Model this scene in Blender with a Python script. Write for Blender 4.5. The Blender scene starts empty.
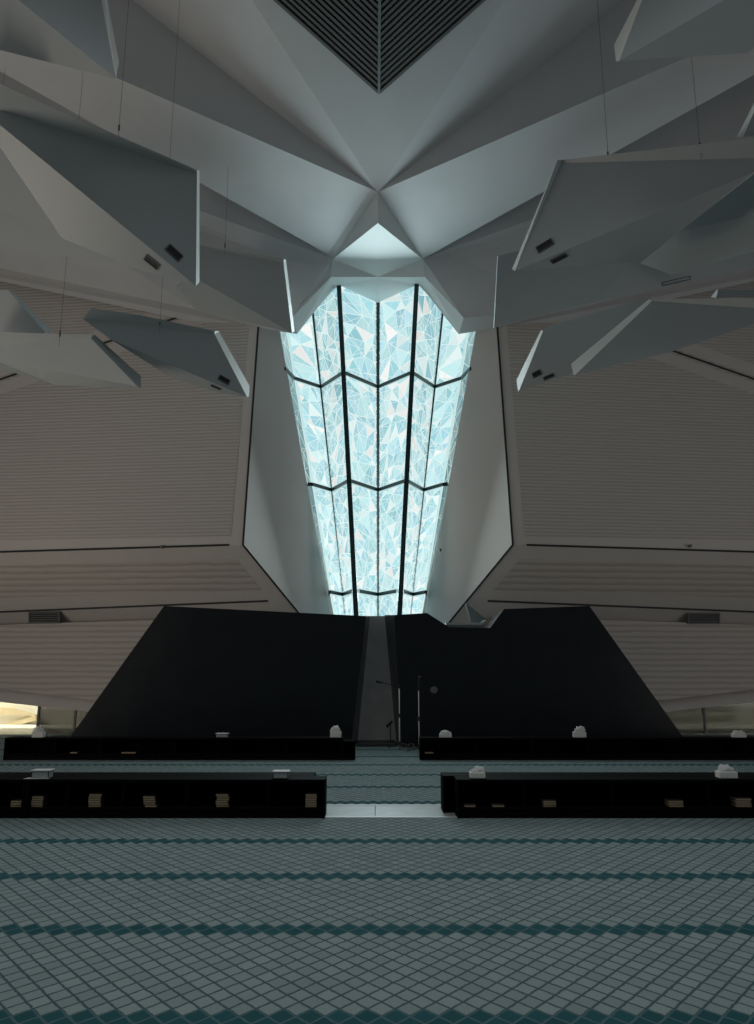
import bpy, bmesh, math, random
from mathutils import Vector, geometry
from mathutils.bvhtree import BVHTree

random.seed(7)
scene = bpy.context.scene
COL = scene.collection
F = 770.0
TH = math.atan(158.0 / F)
CT, ST = math.cos(TH), math.sin(TH)
CAM = Vector((0, 0, 1.5))

# ------------------------------------------------------------------ helpers
def ray(px, py):
    a = (px - 377.0) / F
    b = (512.0 - py) / F
    return Vector((a, CT - ST * b, ST + CT * b))

def P(px, py, Y):
    d = ray(px, py)
    return CAM + d * (Y / d.y)

def onplane(px, py, p0, n):
    d = ray(px, py)
    return CAM + d * ((p0 - CAM).dot(n) / d.dot(n))

def mir(v):
    return Vector((0.04 - v.x, v.y, v.z))

def tag(o, label=None, cat=None, group=None, kind=None):
    if label: o['label'] = label
    if cat: o['category'] = cat
    if group: o['group'] = group
    if kind: o['kind'] = kind
    return o

def empty(name, loc, label, cat, group=None):
    o = bpy.data.objects.new(name, None)
    o.empty_display_size = 0.1
    COL.objects.link(o)
    o.location = Vector(loc)
    tag(o, label, cat, group)
    return o

def world_loc(o):
    l = Vector((0, 0, 0))
    while o is not None:
        l += o.location
        o = o.parent
    return l

def from_bm(name, bm, mat, parent=None, smooth=False, recalc=True):
    if recalc:
        bmesh.ops.recalc_face_normals(bm, faces=bm.faces[:])
    me = bpy.data.meshes.new(name)
    if parent is not None:
        off = world_loc(parent)
        for v in bm.verts:
            v.co -= off
    bm.to_mesh(me)
    bm.free()
    if smooth:
        for p in me.polygons:
            p.use_smooth = True
    for m in (mat if isinstance(mat, (list, tuple)) else [mat]):
        me.materials.append(m)
    o = bpy.data.objects.new(name, me)
    COL.objects.link(o)
    o.parent = parent
    return o

def top(name, bm, mat, **k):
    """top level mesh whose origin sits at its base centre"""
    lo = Vector((min(v.co.x for v in bm.verts), min(v.co.y for v in bm.verts), min(v.co.z for v in bm.verts)))
    hi = Vector((max(v.co.x for v in bm.verts), max(v.co.y for v in bm.verts), max(v.co.z for v in bm.verts)))
    c = Vector(((lo.x + hi.x) / 2, (lo.y + hi.y) / 2, lo.z))
    for v in bm.verts:
        v.co -= c
    o = from_bm(name, bm, mat, None, **k)
    o.location = c
    return o

def poly(bm, pts, mi=0):
    f = bm.faces.new([bm.verts.new(p) for p in pts])
    f.material_index = mi
    return f

def prism(bm, pts, vec, mi=0):
    n = len(pts)
    a = [bm.verts.new(p) for p in pts]
    b = [bm.verts.new(Vector(p) + vec) for p in pts]
    fs = [bm.faces.new(a), bm.faces.new(b[::-1])]
    for i in range(n):
        j = (i + 1) % n
        fs.append(bm.faces.new((a[i], b[i], b[j], a[j])))
    for f in fs:
        f.material_index = mi
    return fs

def box(bm, lo, hi, bev=0.0, mi=0):
    x0, y0, z0 = lo; x1, y1, z1 = hi
    vs = [bm.verts.new(p) for p in ((x0,y0,z0),(x1,y0,z0),(x1,y1,z0),(x0,y1,z0),(x0,y0,z1),(x1,y0,z1),(x1,y1,z1),(x0,y1,z1))]
    fs = [bm.faces.new([vs[i] for i in q]) for q in ((0,3,2,1),(4,5,6,7),(0,1,5,4),(1,2,6,5),(2,3,7,6),(3,0,4,7))]
    for f in fs:
        f.material_index = mi
    if bev:
        es = list({e for f in fs for e in f.edges})
        bmesh.ops.bevel(bm, geom=es, offset=bev, segments=2, affect='EDGES', profile=0.5)

def tube(bm, p, q, r, r2=None, n=10):
    p, q = Vector(p), Vector(q)
    r2 = r if r2 is None else r2
    d = (q - p).normalized()
    u = d.orthogonal().normalized()
    w = d.cross(u)
    a, b = [], []
    for i in range(n):
        t = 2 * math.pi * i / n
        o = u * math.cos(t) + w * math.sin(t)
        a.append(bm.verts.new(p + o * r)); b.append(bm.verts.new(q + o * r2))
    bm.faces.new(a[::-1]); bm.faces.new(b)
    for i in range(n):
        j = (i + 1) % n
        bm.faces.new((a[i], a[j], b[j], b[i]))

def lathe(bm, c, prof, n=20, axis='z'):
    rings = []
    for r, h in prof:
        ring = []
        for i in range(n):
            t = 2 * math.pi * i / n
            if axis == 'z':
                v = Vector((r * math.cos(t), r * math.sin(t), h))
            else:
                v = Vector((r * math.cos(t), -h, r * math.sin(t)))
            ring.append(bm.verts.new(Vector(c) + v))
        rings.append(ring)
    bm.faces.new(rings[0][::-1]); bm.faces.new(rings[-1])
    for a, b in zip(rings, rings[1:]):
        for i in range(n):
            j = (i + 1) % n
            bm.faces.new((a[i], a[j], b[j], b[i]))

def bar(bm, p, q, w, d, toward=None, mi=0):
    """rectangular bar from p to q; w across, d along the direction 'toward'"""
    p, q = Vector(p), Vector(q)
    ax = (q - p).normalized()
    t = Vector((0, -1, 0)) if toward is None else Vector(toward)
    t = (t - ax * t.dot(ax)).normalized()
    s = ax.cross(t)
    a = [p + s * (sx * w / 2) + t * (sy * d / 2) for sx, sy in ((-1,-1),(1,-1),(1,1),(-1,1))]
    prism(bm, a, q - p, mi)

NB = bmesh.new

# ------------------------------------------------------------------ materials
def mat(name, col, rough=0.6, metal=0.0, spec=0.5, noise=0.0, nscale=6.0, bump=0.0, bscale=60.0):
    m = bpy.data.materials.new(name)
    m.use_nodes = True
    nt = m.node_tree
    b = nt.nodes['Principled BSDF']
    b.inputs['Roughness'].default_value = rough
    b.inputs['Metallic'].default_value = metal
    b.inputs['Specular IOR Level'].default_value = spec
    b.inputs['Base Color'].default_value = (*col, 1)
    if noise or bump:
        tc = nt.nodes.new('ShaderNodeTexCoord')
    if noise:
        n = nt.nodes.new('ShaderNodeTexNoise'); n.inputs['Scale'].default_value = nscale
        n.inputs['Detail'].default_value = 6
        nt.links.new(tc.outputs['Object'], n.inputs['Vector'])
        r = nt.nodes.new('ShaderNodeValToRGB')
        r.color_ramp.elements[0].position = 0.3; r.color_ramp.elements[1].position = 0.75
        r.color_ramp.elements[0].color = (*[c * (1 - noise) for c in col], 1)
        r.color_ramp.elements[1].color = (*[min(1, c * (1 + noise)) for c in col], 1)
        nt.links.new(n.outputs['Fac'], r.inputs['Fac'])
        nt.links.new(r.outputs['Color'], b.inputs['Base Color'])
    if bump:
        n2 = nt.nodes.new('ShaderNodeTexNoise'); n2.inputs['Scale'].default_value = bscale
        nt.links.new(tc.outputs['Object'], n2.inputs['Vector'])
        bp = nt.nodes.new('ShaderNodeBump'); bp.inputs['Strength'].default_value = bump
        bp.inputs['Distance'].default_value = 0.02
        nt.links.new(n2.outputs['Fac'], bp.inputs['Height'])
        nt.links.new(bp.outputs['Normal'], b.inputs['Normal'])
    return m

def N(nt, t, **k):
    n = nt.nodes.new(t)
    for a, b in k.items():
        setattr(n, a, b)
    return n

def math_node(nt, op, a, b=None):
    n = nt.nodes.new('ShaderNodeMath'); n.operation = op
    for i, v in enumerate((a, b)):
        if v is None: continue
        if isinstance(v, (int, float)): n.inputs[i].default_value = v
        else: nt.links.new(v, n.inputs[i])
    return n.outputs[0]

def carpet_mat(name, y0):
    m = bpy.data.materials.new(name); m.use_nodes = True
    nt = m.node_tree; b = nt.nodes['Principled BSDF']
    b.inputs['Roughness'].default_value = 0.95
    b.inputs['Specular IOR Level'].default_value = 0.1
    tc = N(nt, 'ShaderNodeNewGeometry'); sp = N(nt, 'ShaderNodeSeparateXYZ')
    nz = N(nt, 'ShaderNodeTexNoise'); nz.inputs['Scale'].default_value = 22
    nt.links.new(tc.outputs['Position'], nz.inputs['Vector'])
    nt.links.new(tc.outputs['Position'], sp.inputs[0])
    wob = math_node(nt, 'MULTIPLY', math_node(nt, 'SUBTRACT', nz.outputs['Fac'], 0.5), 0.14)
    x = math_node(nt, 'DIVIDE', math_node(nt, 'SUBTRACT', sp.outputs['X'], 0.02), 0.126)
    y = math_node(nt, 'DIVIDE', math_node(nt, 'SUBTRACT', sp.outputs['Y'], y0), 0.15)
    x = math_node(nt, 'ADD', x, wob)
    u = math_node(nt, 'ADD', y, x); v = math_node(nt, 'SUBTRACT', y, x)
    fu = math_node(nt, 'FLOOR', u); fv = math_node(nt, 'FLOOR', v)
    def dist(t):
        fr = math_node(nt, 'FRACT', t)
        return math_node(nt, 'MINIMUM', fr, math_node(nt, 'SUBTRACT', 1.0, fr))
    d = math_node(nt, 'MINIMUM', dist(u), dist(v))
    mr = N(nt, 'ShaderNodeMapRange'); mr.inputs[1].default_value = 0.03; mr.inputs[2].default_value = 0.10
    nt.links.new(d, mr.inputs[0])
    row = math_node(nt, 'FLOORED_MODULO', math_node(nt, 'ADD', fu, fv), 16.0)
    stripe = math_node(nt, 'LESS_THAN', row, 1.5)
    cv = N(nt, 'ShaderNodeCombineXYZ')
    nt.links.new(fu, cv.inputs[0]); nt.links.new(fv, cv.inputs[1])
    wn = N(nt, 'ShaderNodeTexWhiteNoise'); wn.noise_dimensions = '2D'
    nt.links.new(cv.outputs[0], wn.inputs['Vector'])
    fib = N(nt, 'ShaderNodeTexNoise'); fib.inputs['Scale'].default_value = 180; fib.inputs['Detail'].default_value = 3
    nt.links.new(tc.outputs['Position'], fib.inputs['Vector'])
    var = math_node(nt, 'ADD', math_node(nt, 'MULTIPLY', wn.outputs['Value'], 0.16), math_node(nt, 'MULTIPLY', fib.outputs['Fac'], 0.7))
    def ramp(c0, c1):
        r = N(nt, 'ShaderNodeValToRGB')
        r.color_ramp.elements[0].position = 0.15; r.color_ramp.elements[1].position = 0.9
        r.color_ramp.elements[0].color = (*c0, 1); r.color_ramp.elements[1].color = (*c1, 1)
        nt.links.new(var, r.inputs['Fac']); return r.outputs['Color']
    def mix(f, a, c):
        n = N(nt, 'ShaderNodeMix', data_type='RGBA')
        nt.links.new(f, n.inputs[0])
        for i, q in ((6, a), (7, c)):
            if isinstance(q, tuple): n.inputs[i].default_value = (*q, 1)
            else: nt.links.new(q, n.inputs[i])
        return n.outputs[2]
    grey = mix(mr.outputs[0], (0.045, 0.085, 0.09), ramp((0.135, 0.175, 0.175), (0.33, 0.385, 0.38)))
    teal = mix(mr.outputs[0], (0.075, 0.13, 0.14), ramp((0.008, 0.045, 0.055), (0.03, 0.115, 0.13)))
    c = mix(stripe, grey, teal)
    nt.links.new(c, b.inputs['Base Color'])
    h = math_node(nt, 'ADD', mr.outputs[0], math_node(nt, 'MULTIPLY', fib.outputs['Fac'], 0.4))
    bp = N(nt, 'ShaderNodeBump'); bp.inputs['Strength'].default_value = 0.5; bp.inputs['Distance'].default_value = 0.008
    nt.links.new(h, bp.inputs['Height']); nt.links.new(bp.outputs['Normal'], b.inputs['Normal'])
    return m

def ribbed_mat(name, col, period=0.125):
    """perforated wall panel: fine wavy horizontal rows"""
    m = bpy.data.materials.new(name); m.use_nodes = True
    nt = m.node_tree; b = nt.nodes['Principled BSDF']
    b.inputs['Roughness'].default_value = 0.7
    g = N(nt, 'ShaderNodeNewGeometry'); sp = N(nt, 'ShaderNodeSeparateXYZ')
    nt.links.new(g.outputs['Position'], sp.inputs[0])
    mp = N(nt, 'ShaderNodeMapping'); mp.inputs['Scale'].default_value = (1.6, 1.6, 9)
    nt.links.new(g.outputs['Position'], mp.inputs['Vector'])
    nz = N(nt, 'ShaderNodeTexNoise'); nz.inputs['Scale'].default_value = 1.0; nz.inputs['Detail'].default_value = 3
    nt.links.new(mp.outputs[0], nz.inputs['Vector'])
    z = math_node(nt, 'ADD', math_node(nt, 'DIVIDE', sp.outputs['Z'], period), math_node(nt, 'MULTIPLY', nz.outputs['Fac'], 0.55))
    s = math_node(nt, 'MULTIPLY', math_node(nt, 'ADD', math_node(nt, 'SINE', math_node(nt, 'MULTIPLY', z, 2 * math.pi)), 1.0), 0.5)
    r = N(nt, 'ShaderNodeValToRGB')
    r.color_ramp.elements[0].position = 0.05; r.color_ramp.elements[1].position = 0.6
    r.color_ramp.elements[0].color = (*[c * 0.78 for c in col], 1)
    r.color_ramp.elements[1].color = (*col, 1)
    nt.links.new(s, r.inputs['Fac']); nt.links.new(r.outputs['Color'], b.inputs['Base Color'])
    bp = N(nt, 'ShaderNodeBump'); bp.inputs['Strength'].default_value = 0.35; bp.inputs['Distance'].default_value = 0.02
    nt.links.new(s, bp.inputs['Height']); nt.links.new(bp.outputs['Normal'], b.inputs['Normal'])
    return m

def glazing_mat():
    m = bpy.data.materials.new('backlit_patterned_glass'); m.use_nodes = True
    nt = m.node_tree; b = nt.nodes['Principled BSDF']
    b.inputs['Roughness'].default_value = 0.25
    a = N(nt, 'ShaderNodeAttribute', attribute_name='tint')
    nt.links.new(a.outputs['Color'], b.inputs['Emission Color'])
    b.inputs['Base Color'].default_value = (0.02, 0.03, 0.03, 1)
    b.inputs['Emission Strength'].default_value = 1.0
    return m

def glass_mat(name, col, alpha):
    m = bpy.data.materials.new(name); m.use_nodes = True
    nt = m.node_tree
    b = nt.nodes['Principled BSDF']
    b.inputs['Base Color'].default_value = (*col, 1)
    b.inputs['Roughness'].default_value = 0.08
    tr = N(nt, 'ShaderNodeBsdfTransparent')
    tr.inputs[0].default_value = (0.85, 0.9, 0.88, 1)
    mx = N(nt, 'ShaderNodeMixShader'); mx.inputs[0].default_value = alpha
    nt.links.new(tr.outputs[0], mx.inputs[1]); nt.links.new(b.outputs[0], mx.inputs[2])
    nt.links.new(mx.outputs[0], nt.nodes['Material Output'].inputs['Surface'])
    return m

M = {
    'plaster': mat('white_painted_plaster', (0.63, 0.645, 0.66), 0.55, noise=0.03, nscale=1.5),
    'wallplain': mat('plain_wall_panel', (0.68, 0.64, 0.61), 0.5, noise=0.03, nscale=1.2),
    'ribbed': ribbed_mat('perforated_wall_panel', (0.64, 0.60, 0.57), 0.085),
    'ribbed_fine': ribbed_mat('slatted_wall_panel', (0.64, 0.59, 0.55), 0.14),
    'petal': mat('painted_metal_panel', (0.42, 0.465, 0.48), 0.38, noise=0.03, nscale=1.0),
    'edge': mat('pale_edge_trim', (0.88, 0.90, 0.88), 0.5),  # panel edges: window light put into a paler colour; also the white ledge
    'slot': mat('dark_recess', (0.015, 0.017, 0.018), 0.5),
    'slotrim': mat('grey_slot_rim', (0.12, 0.13, 0.13), 0.5),
    'cable': mat('steel_cable', (0.14, 0.14, 0.14), 0.5, metal=0.4),
    'joint': mat('black_joint', (0.02, 0.022, 0.025), 0.6),
    'frame': mat('dark_green_window_metal', (0.012, 0.035, 0.04), 0.35),
    'black': mat('black_stone_cladding', (0.005, 0.009, 0.013), 0.3, spec=0.4, noise=0.35, nscale=2.2, bump=0.05, bscale=9),
    'blackwood': mat('black_lacquered_wood', (0.0035, 0.0035, 0.004), 0.7, spec=0.03, noise=0.2, nscale=4),
    'niche': mat('pale_grey_stone', (0.74, 0.72, 0.715), 0.6, noise=0.14, nscale=2.5),
    'slab': mat('pale_marble', (0.28, 0.29, 0.29), 0.35, noise=0.14, nscale=5),
    'slabedge': mat('marble_edge', (0.48, 0.50, 0.495), 0.4),
    'carpet1': carpet_mat('carpet_front', 3.746 - 0.1125),
    'carpet2': carpet_mat('carpet_rear', 9.40 - 0.1125),
    'paper': mat('book_pages', (0.42, 0.32, 0.21), 0.8, bump=0.3, bscale=300),
    'cover': mat('dark_book_cover', (0.03, 0.028, 0.02), 0.6),
    'carton': mat('white_card', (0.62, 0.62, 0.60), 0.6, noise=0.05, nscale=20),
    'acrylic': mat('grey_clear_plastic', (0.30, 0.33, 0.34), 0.25, noise=0.1, nscale=30),
    'tissue': mat('white_tissue', (0.58, 0.58, 0.57), 0.8, bump=0.4, bscale=70),
    'chrome': mat('brushed_steel', (0.45, 0.47, 0.48), 0.35, metal=0.8),
    'blackplastic': mat('black_plastic', (0.01, 0.01, 0.011), 0.45),
    'grey': mat('grey_metal', (0.16, 0.17, 0.17), 0.5),
    'sand': mat('sunlit_sandstone', (0.74, 0.60, 0.40), 0.8, noise=0.08, nscale=3),
    'sandpale': mat('pale_limestone', (0.86, 0.82, 0.74), 0.8, noise=0.04, nscale=3),
    'glazing': glazing_mat(),
    'glass_dark': glass_mat('grey_tinted_glass', (0.05, 0.06, 0.055), 0.72),
    'glass_clear': glass_mat('clear_glass', (0.04, 0.05, 0.05), 0.06),
}

# ------------------------------------------------------------------ floor
def struct(name, bm, m, label, cat, parent=None, recalc=True):
    o = from_bm(name, bm, m, parent, recalc=recalc)
    if parent is None:
        tag(o, label, cat, kind='structure')
    return o

SX = 15.0
bm = NB(); box(bm, (-SX, -4, -0.2), (SX, 8.44, 0.0))
struct('floor', bm, M['carpet1'], 'grey green diamond carpet with dark teal prayer stripes in the foreground', 'floor')
bm = NB(); box(bm, (-SX, 9.22, -0.2), (SX, 19.0, 0.0))
struct('floor', bm, M['carpet2'], 'striped diamond carpet behind the marble strip', 'floor')
bm = NB()
xs = [-SX, -11.3, -8.5, -5.7, -2.85, -0.02, 2.8, 5.65, 8.5, 11.3, SX]
for a, b in zip(xs, xs[1:]):
    box(bm, (a + 0.004, 8.5, -0.2), (b - 0.004, 9.16, 0.004), mi=0)
box(bm, (-SX, 8.44, -0.2), (SX, 8.5, 0.007), mi=1)
box(bm, (-SX, 9.16, -0.2), (SX, 9.22, 0.007), mi=1)
struct('floor', bm, [M['slab'], M['slabedge']], 'pale marble strip crossing the carpet between the front bookshelves', 'floor')
bm = NB(); box(bm, (-30, 19.0, -0.2), (30, 34, -0.002))
struct('floor', bm, M['sandpale'], 'pale paving outside beyond the glass', 'floor')

# ------------------------------------------------------------------ ceiling (folded plates)
N0 = P(378, 192, 15.0)
n2 = P(333, 259, 17.0)
H0 = P(378, 223, 15.15)
HB = P(331, 277, 17.3)
HC = P(378, 277, 17.9)
def ext(a, b, k): return a + (b - a) * k
A = ext(N0, P(252, 0, 11.4), 2.2)
B = ext(N0, P(132, 0, 12.6), 2.0)
C = ext(N0, P(0, 27, 11.6), 1.7)
D = ext(n2, P(0, 46, 15.0), 1.5)
G = ext(n2, P(0, 138, 15.1), 1.5)
E = P(292, 318, 17.3)
L1 = P(195, 309, 17.4)
L2 = ext(L1, P(0, 268, 17.5), 2.5)
K0 = P(297, 334, 18.2); K1 = P(258, 328, 18.02); K2 = P(195, 322, 18.15)
K3 = ext(K2, P(0, 281, 18.35), 2.5)
FT = P(339, 285, 18.85); FC = P(378, 303, 19.9)
BI = P(334, 287, 18.8)
VT = P(313, 312, 19.95)
ceil_faces = []
def addceil(bm, pts):
    for side in (0, 1):
        q = [mir(p) for p in pts][::-1] if side else pts
        for i in range(1, len(q) - 1):
            ceil_faces.append((q[0], q[i], q[i + 1]))
        prism(bm, q, Vector((0, 0.02, 0.06)))
bm = NB()
mA = mir(A)
prism(bm, [N0, A, mA], Vector((0, 0, 0.06))); ceil_faces.append((N0, A, mA))
n_f0 = (A - N0).cross(mA - N0).normalized()
addceil(bm, [N0, B, A])
addceil(bm, [N0, C, B])
addceil(bm, [N0, n2, D, C])
addceil(bm, [n2, G, D])
addceil(bm, [n2, HB, E, L1, L2, G])
addceil(bm, [E, K0, K1, K2, K3, L2, L1])
struct('ceiling', bm, M['plaster'], 'folded white ceiling of creased triangular planes meeting above the tall window', 'ceiling')
# roof lid that keeps daylight out above the folded plates
bm = NB(); box(bm, (-16, -3, 19.0), (16, 21, 19.2))
struct('ceiling', bm, M['plaster'], 'flat roof deck hidden above the folded ceiling', 'ceiling')
# hood above the window
bm = NB()
addceil(bm, [N0, H0, n2])
addceil(bm, [H0, HC, n2])
addceil(bm, [n2, HC, HB])
addceil(bm, [HC, FC, FT])
addceil(bm, [HC, FT, BI, HB])
addceil(bm, [HB, BI, K0, E])
addceil(bm, [BI, FT, P(339, 285, 19.9), VT, K0])
M['hood'] = mat('pale_hood_plaster', (0.74, 0.78, 0.78), 0.55)  # lighter copy of the ceiling plaster, window light put into the colour
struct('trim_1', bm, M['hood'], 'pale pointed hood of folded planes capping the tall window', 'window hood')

BV = BVHTree.FromPolygons([p for t in ceil_faces for p in t], [(3*i, 3*i+1, 3*i+2) for i in range(len(ceil_faces))])

# ceiling grille on the central plate
gt = onplane(379, 90, N0, n_f0); gl = onplane(279, 0, N0, n_f0); gr = onplane(480, 0, N0, n_f0)
dn = n_f0 if n_f0.z < 0 else -n_f0
k = 1.3
gL = ext(gt, gl, k); gR = ext(gt, gr, k); gU = gL + gR - gt
groot = empty('air_grille', (gL + gR) / 2, 'dark diamond shaped louvred grille in the central ceiling plane', 'air grille')
bm = NB(); prism(bm, [gt + dn * 0.005, gL + dn * 0.005, gU + dn * 0.005, gR + dn * 0.005], dn * 0.02)
from_bm('backing_panel', bm, M['slot'], groot)
for Q in (gL, gR):
    bm = NB()
    mid = gU - gt
    nsl = 36
    for i in range(1, nsl):
        f = i / nsl
        a = gt + mid * f
        # slats run parallel to the outer edge, from the spine out to the other edge
        e = Q - gt
        b = a + e * (1 - f)
        bar(bm, a + dn * 0.06, b + dn * 0.06, 0.045, 0.06, dn)
    from_bm('slat_bank', bm, M['grey'], groot)
bm = NB(); bar(bm, gt + dn * 0.09, gU + dn * 0.09, 0.05, 0.06, dn)
from_bm('centre_spine', bm, M['chrome'], groot)
bm = NB()
for p, q in ((gt, gL), (gt, gR), (gL, gU), (gR, gU)):
    bar(bm, p + dn * 0.06, q + dn * 0.06, 0.05, 0.10, dn)
from_bm('rim', bm, M['grey'], groot)

# ------------------------------------------------------------------ walls
J0 = P(258, 322, 18.0); J1 = P(243, 545, 18.0)
E2b = P(331, 617, 19.9)
plS = (J0, (J1 - J0).cross(E2b - J0).normalized())
E2t = onplane(278, 322, *plS); J2 = onplane(297, 611, *plS)
def yz(a, b, t): return a + (b - a) * t
E2lo = ext(E2t, E2b, 1.25); J2lo = ext(J1, J2, 1.45)
def plane3(a, b, c):
    return a, (b - a).cross(c - a).normalized()
Wa = P(0, 552, 18.6)
plU = plane3(J0, J1, Wa)
def U(px, py, off=0.0): return onplane(px, py, *plU) + Vector((0, -off, 0))
plM = plane3(J1, J2, Wa)
def Mi(px, py, off=0.0): return onplane(px, py, *plM) + Vector((0, -off, 0))
Wb = Mi(0, 612)
Wd0 = P(92, 712, 18.9)
plL = plane3(J2, Wb, Wd0)
def Lo(px, py, off=0.0): return onplane(px, py, *plL) + Vector((0, -off, 0))
Wax, W0u, upJ = U(-300, 561), U(-300, 200), U(261, 290)
Wbx = Mi(-300, 625)
Wc, Wd, We, Wcx = Lo(0, 702), Lo(92, 712), Lo(330, 737), Lo(-300, 669)
J2lo = onplane(330, 652, *plS)
E2u = E2t + (E2t - E2b) * 0.12
E2lo = E2b + (E2b - E2t) * 0.25
def Eat(z): return E2t + (E2b - E2t) * ((z - E2t.z) / (E2b.z - E2t.z))
def S(name, pts, m, label, cat, side, thick=0.25):
    bm = NB()
    q = [mir(p) for p in pts] if side else pts
    prism(bm, q, Vector((0, thick, 0)))
    return struct(name, bm, m, label, cat)
def inset(pts, d):
    """planar-ish inset towards centroid by fixed distance"""
    n = len(pts); out = []
    nrm = Vector((0, 0, 0))
    for i in range(n):
        nrm += pts[i].cross(pts[(i + 1) % n])
    nrm.normalize()
    for i in range(n):
        a = (pts[i] - pts[i - 1]).normalized(); b = (pts[(i + 1) % n] - pts[i]).normalized()
        na = nrm.cross(a); nb = nrm.cross(b)
        bis = (na + nb)
        kk = d / max(0.35, bis.dot(na))
        out.append(pts[i] + bis * kk)
    return out
for side, nm in ((0, 'left'), (1, 'right')):
    bm = NB()
    for a, b, c, d in ((upJ, J0, Eat(J0.z), Eat(upJ.z)), (J0, J1, Eat(J1.z), Eat(J0.z)), (J1, J2, Eat(J2.z), Eat(J1.z)), (J2, J2lo, Eat(J2lo.z), Eat(J2.z))):
        q = [a, b, c, d]
        prism(bm, [mir(p) for p in q] if side else q, Vector((0, 0.25, 0)))
    struct('wall_' + nm, bm, M['wallplain'], 'plain tapering wall strip immediately %s of the tall window' % nm, 'wall')
    S('wall_' + nm, [upJ, J1, Wax, W0u], M['wallplain'], 'large perforated grey upper wall on the %s' % nm, 'wall', side)
    S('wall_' + nm, [J1, J2, Wbx, Wax], M['wallplain'], 'narrow ribbed wall band on the %s between the two black joints' % nm, 'wall', side)
    S('wall_' + nm, [J2, J2lo, We, Wd, Wc, Wcx, Wbx], M['wallplain'], 'low slatted wall with sloping lower edge on the %s behind the black screen' % nm, 'wall', side)
    t_ = 0.012
    fields = [
        ([U(252, 290, t_), U(231, 536, t_), U(0, 540, t_), U(-300, 545, t_), U(-300, 200, t_)], 'ribbed', 'perforated field of the large upper wall on the %s' % nm),
        ([Mi(236, 559, t_), Mi(262, 590, t_), Mi(0, 598, t_), Mi(-300, 608, t_), Mi(-300, 575, t_), Mi(0, 566, t_)], 'ribbed_fine', 'ribbed field of the narrow wall band on the %s' % nm),
        ([Lo(262, 616, t_), Lo(330, 720, t_), Lo(92, 700, t_), Lo(0, 689, t_), Lo(-300, 655, t_), Lo(-300, 638, t_), Lo(0, 625, t_)], 'ribbed_fine', 'slatted field of the low wall on the %s' % nm),
    ]
    for pts, mm, lb in fields:
        q = [mir(p) for p in pts] if side else pts
        bm = NB(); prism(bm, q, Vector((0, 0.05, 0)))
        struct('wall_' + nm, bm, M[mm], lb, 'wall panel')

# black joint lines
def joint(pts, label, side, w=0.045):
    bm = NB()
    q = [mir(p) for p in pts] if side else pts
    for a, b in zip(q, q[1:]):
        bar(bm, a, b, w, 0.03)
    o = struct('trim_2', bm, M['joint'], label, 'wall joint')
    return o
for side, nm in ((0, 'left'), (1, 'right')):
    o_ = Vector((0, -0.01, 0))
    joint([upJ + o_, J1 + o_, J2 + o_, J2lo + o_], 'black angled joint line beside the window strip on the %s' % nm, side)
    joint([Mi(229, 545, .01), Mi(0, 552, .01), Wax + o_], 'upper black horizontal joint across the %s wall' % nm, side)
    joint([Mi(268, 601, .01), Mi(0, 612, .01), Wbx + o_], 'lower black horizontal joint across the %s wall' % nm, side)

# rising black joint near the top of both side walls, with plain bands either side
for side, nm in ((0, 'left'), (1, 'right')):
    def wp(px, py): return U(px, py)
    for lo, hi in ((3, 15), (-15, -3)):
        q = [wp(205, 308 + lo), wp(75, 354 + lo), wp(-60, 401 + lo), wp(-60, 401 + hi), wp(75, 354 + hi), wp(205, 308 + hi)]
        q = [p + Vector((0, -0.022, 0)) for p in q]
        if side: q = [mir(p) for p in q]
        bm = NB(); prism(bm, q, Vector((0, 0.06, 0)))
        struct('trim_3', bm, M['wallplain'], 'plain band beside the rising joint high on the %s wall' % nm, 'wall trim')
    joint([wp(200, 310) + Vector((0, -.03, 0)), wp(75, 354) + Vector((0, -.03, 0)), wp(-60, 401) + Vector((0, -.03, 0))], 'rising black joint high on the %s wall' % nm, side, 0.032)

# ------------------------------------------------------------------ tall folded window
def fold(p_top, p_bot, ytop, ybot, z0=2.0, z1=12.0):
    a, b = P(*p_top, ytop), P(*p_bot, ybot)
    d = (b - a) / (b.z - a.z)
    return a + d * (z0 - a.z), a + d * (z1 - a.z)
zT = [2.0, 3.41, 6.18, 9.07, 12.0]
fl = {
    'C': fold((378, 305), (378, 597), 19.95, 19.95),
    'F': fold((339, 285), (355, 591), 18.9, 18.9),
    'V': fold((313, 311), (343, 597), 19.95, 19.95),
    'E1': fold((287, 335), (330.2, 594), 19.3, 19.3),
    'E2': fold((277, 330), (329.5, 594), E2t.y, E2b.y),
}
zlo, zhi = 2.0, 12.0
def at(key, z):
    a, b = fl[key]
    return a + (b - a) * ((z - zlo) / (zhi - zlo))
order = [('E2', 0), ('E1', 0), ('V', 0), ('F', 0), ('C', 0), ('F', 1), ('V', 1), ('E1', 1), ('E2', 1)]
def fp(i, z):
    kx, s = order[i]
    p = at(kx, z)
    return mir(p) if s else p

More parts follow.
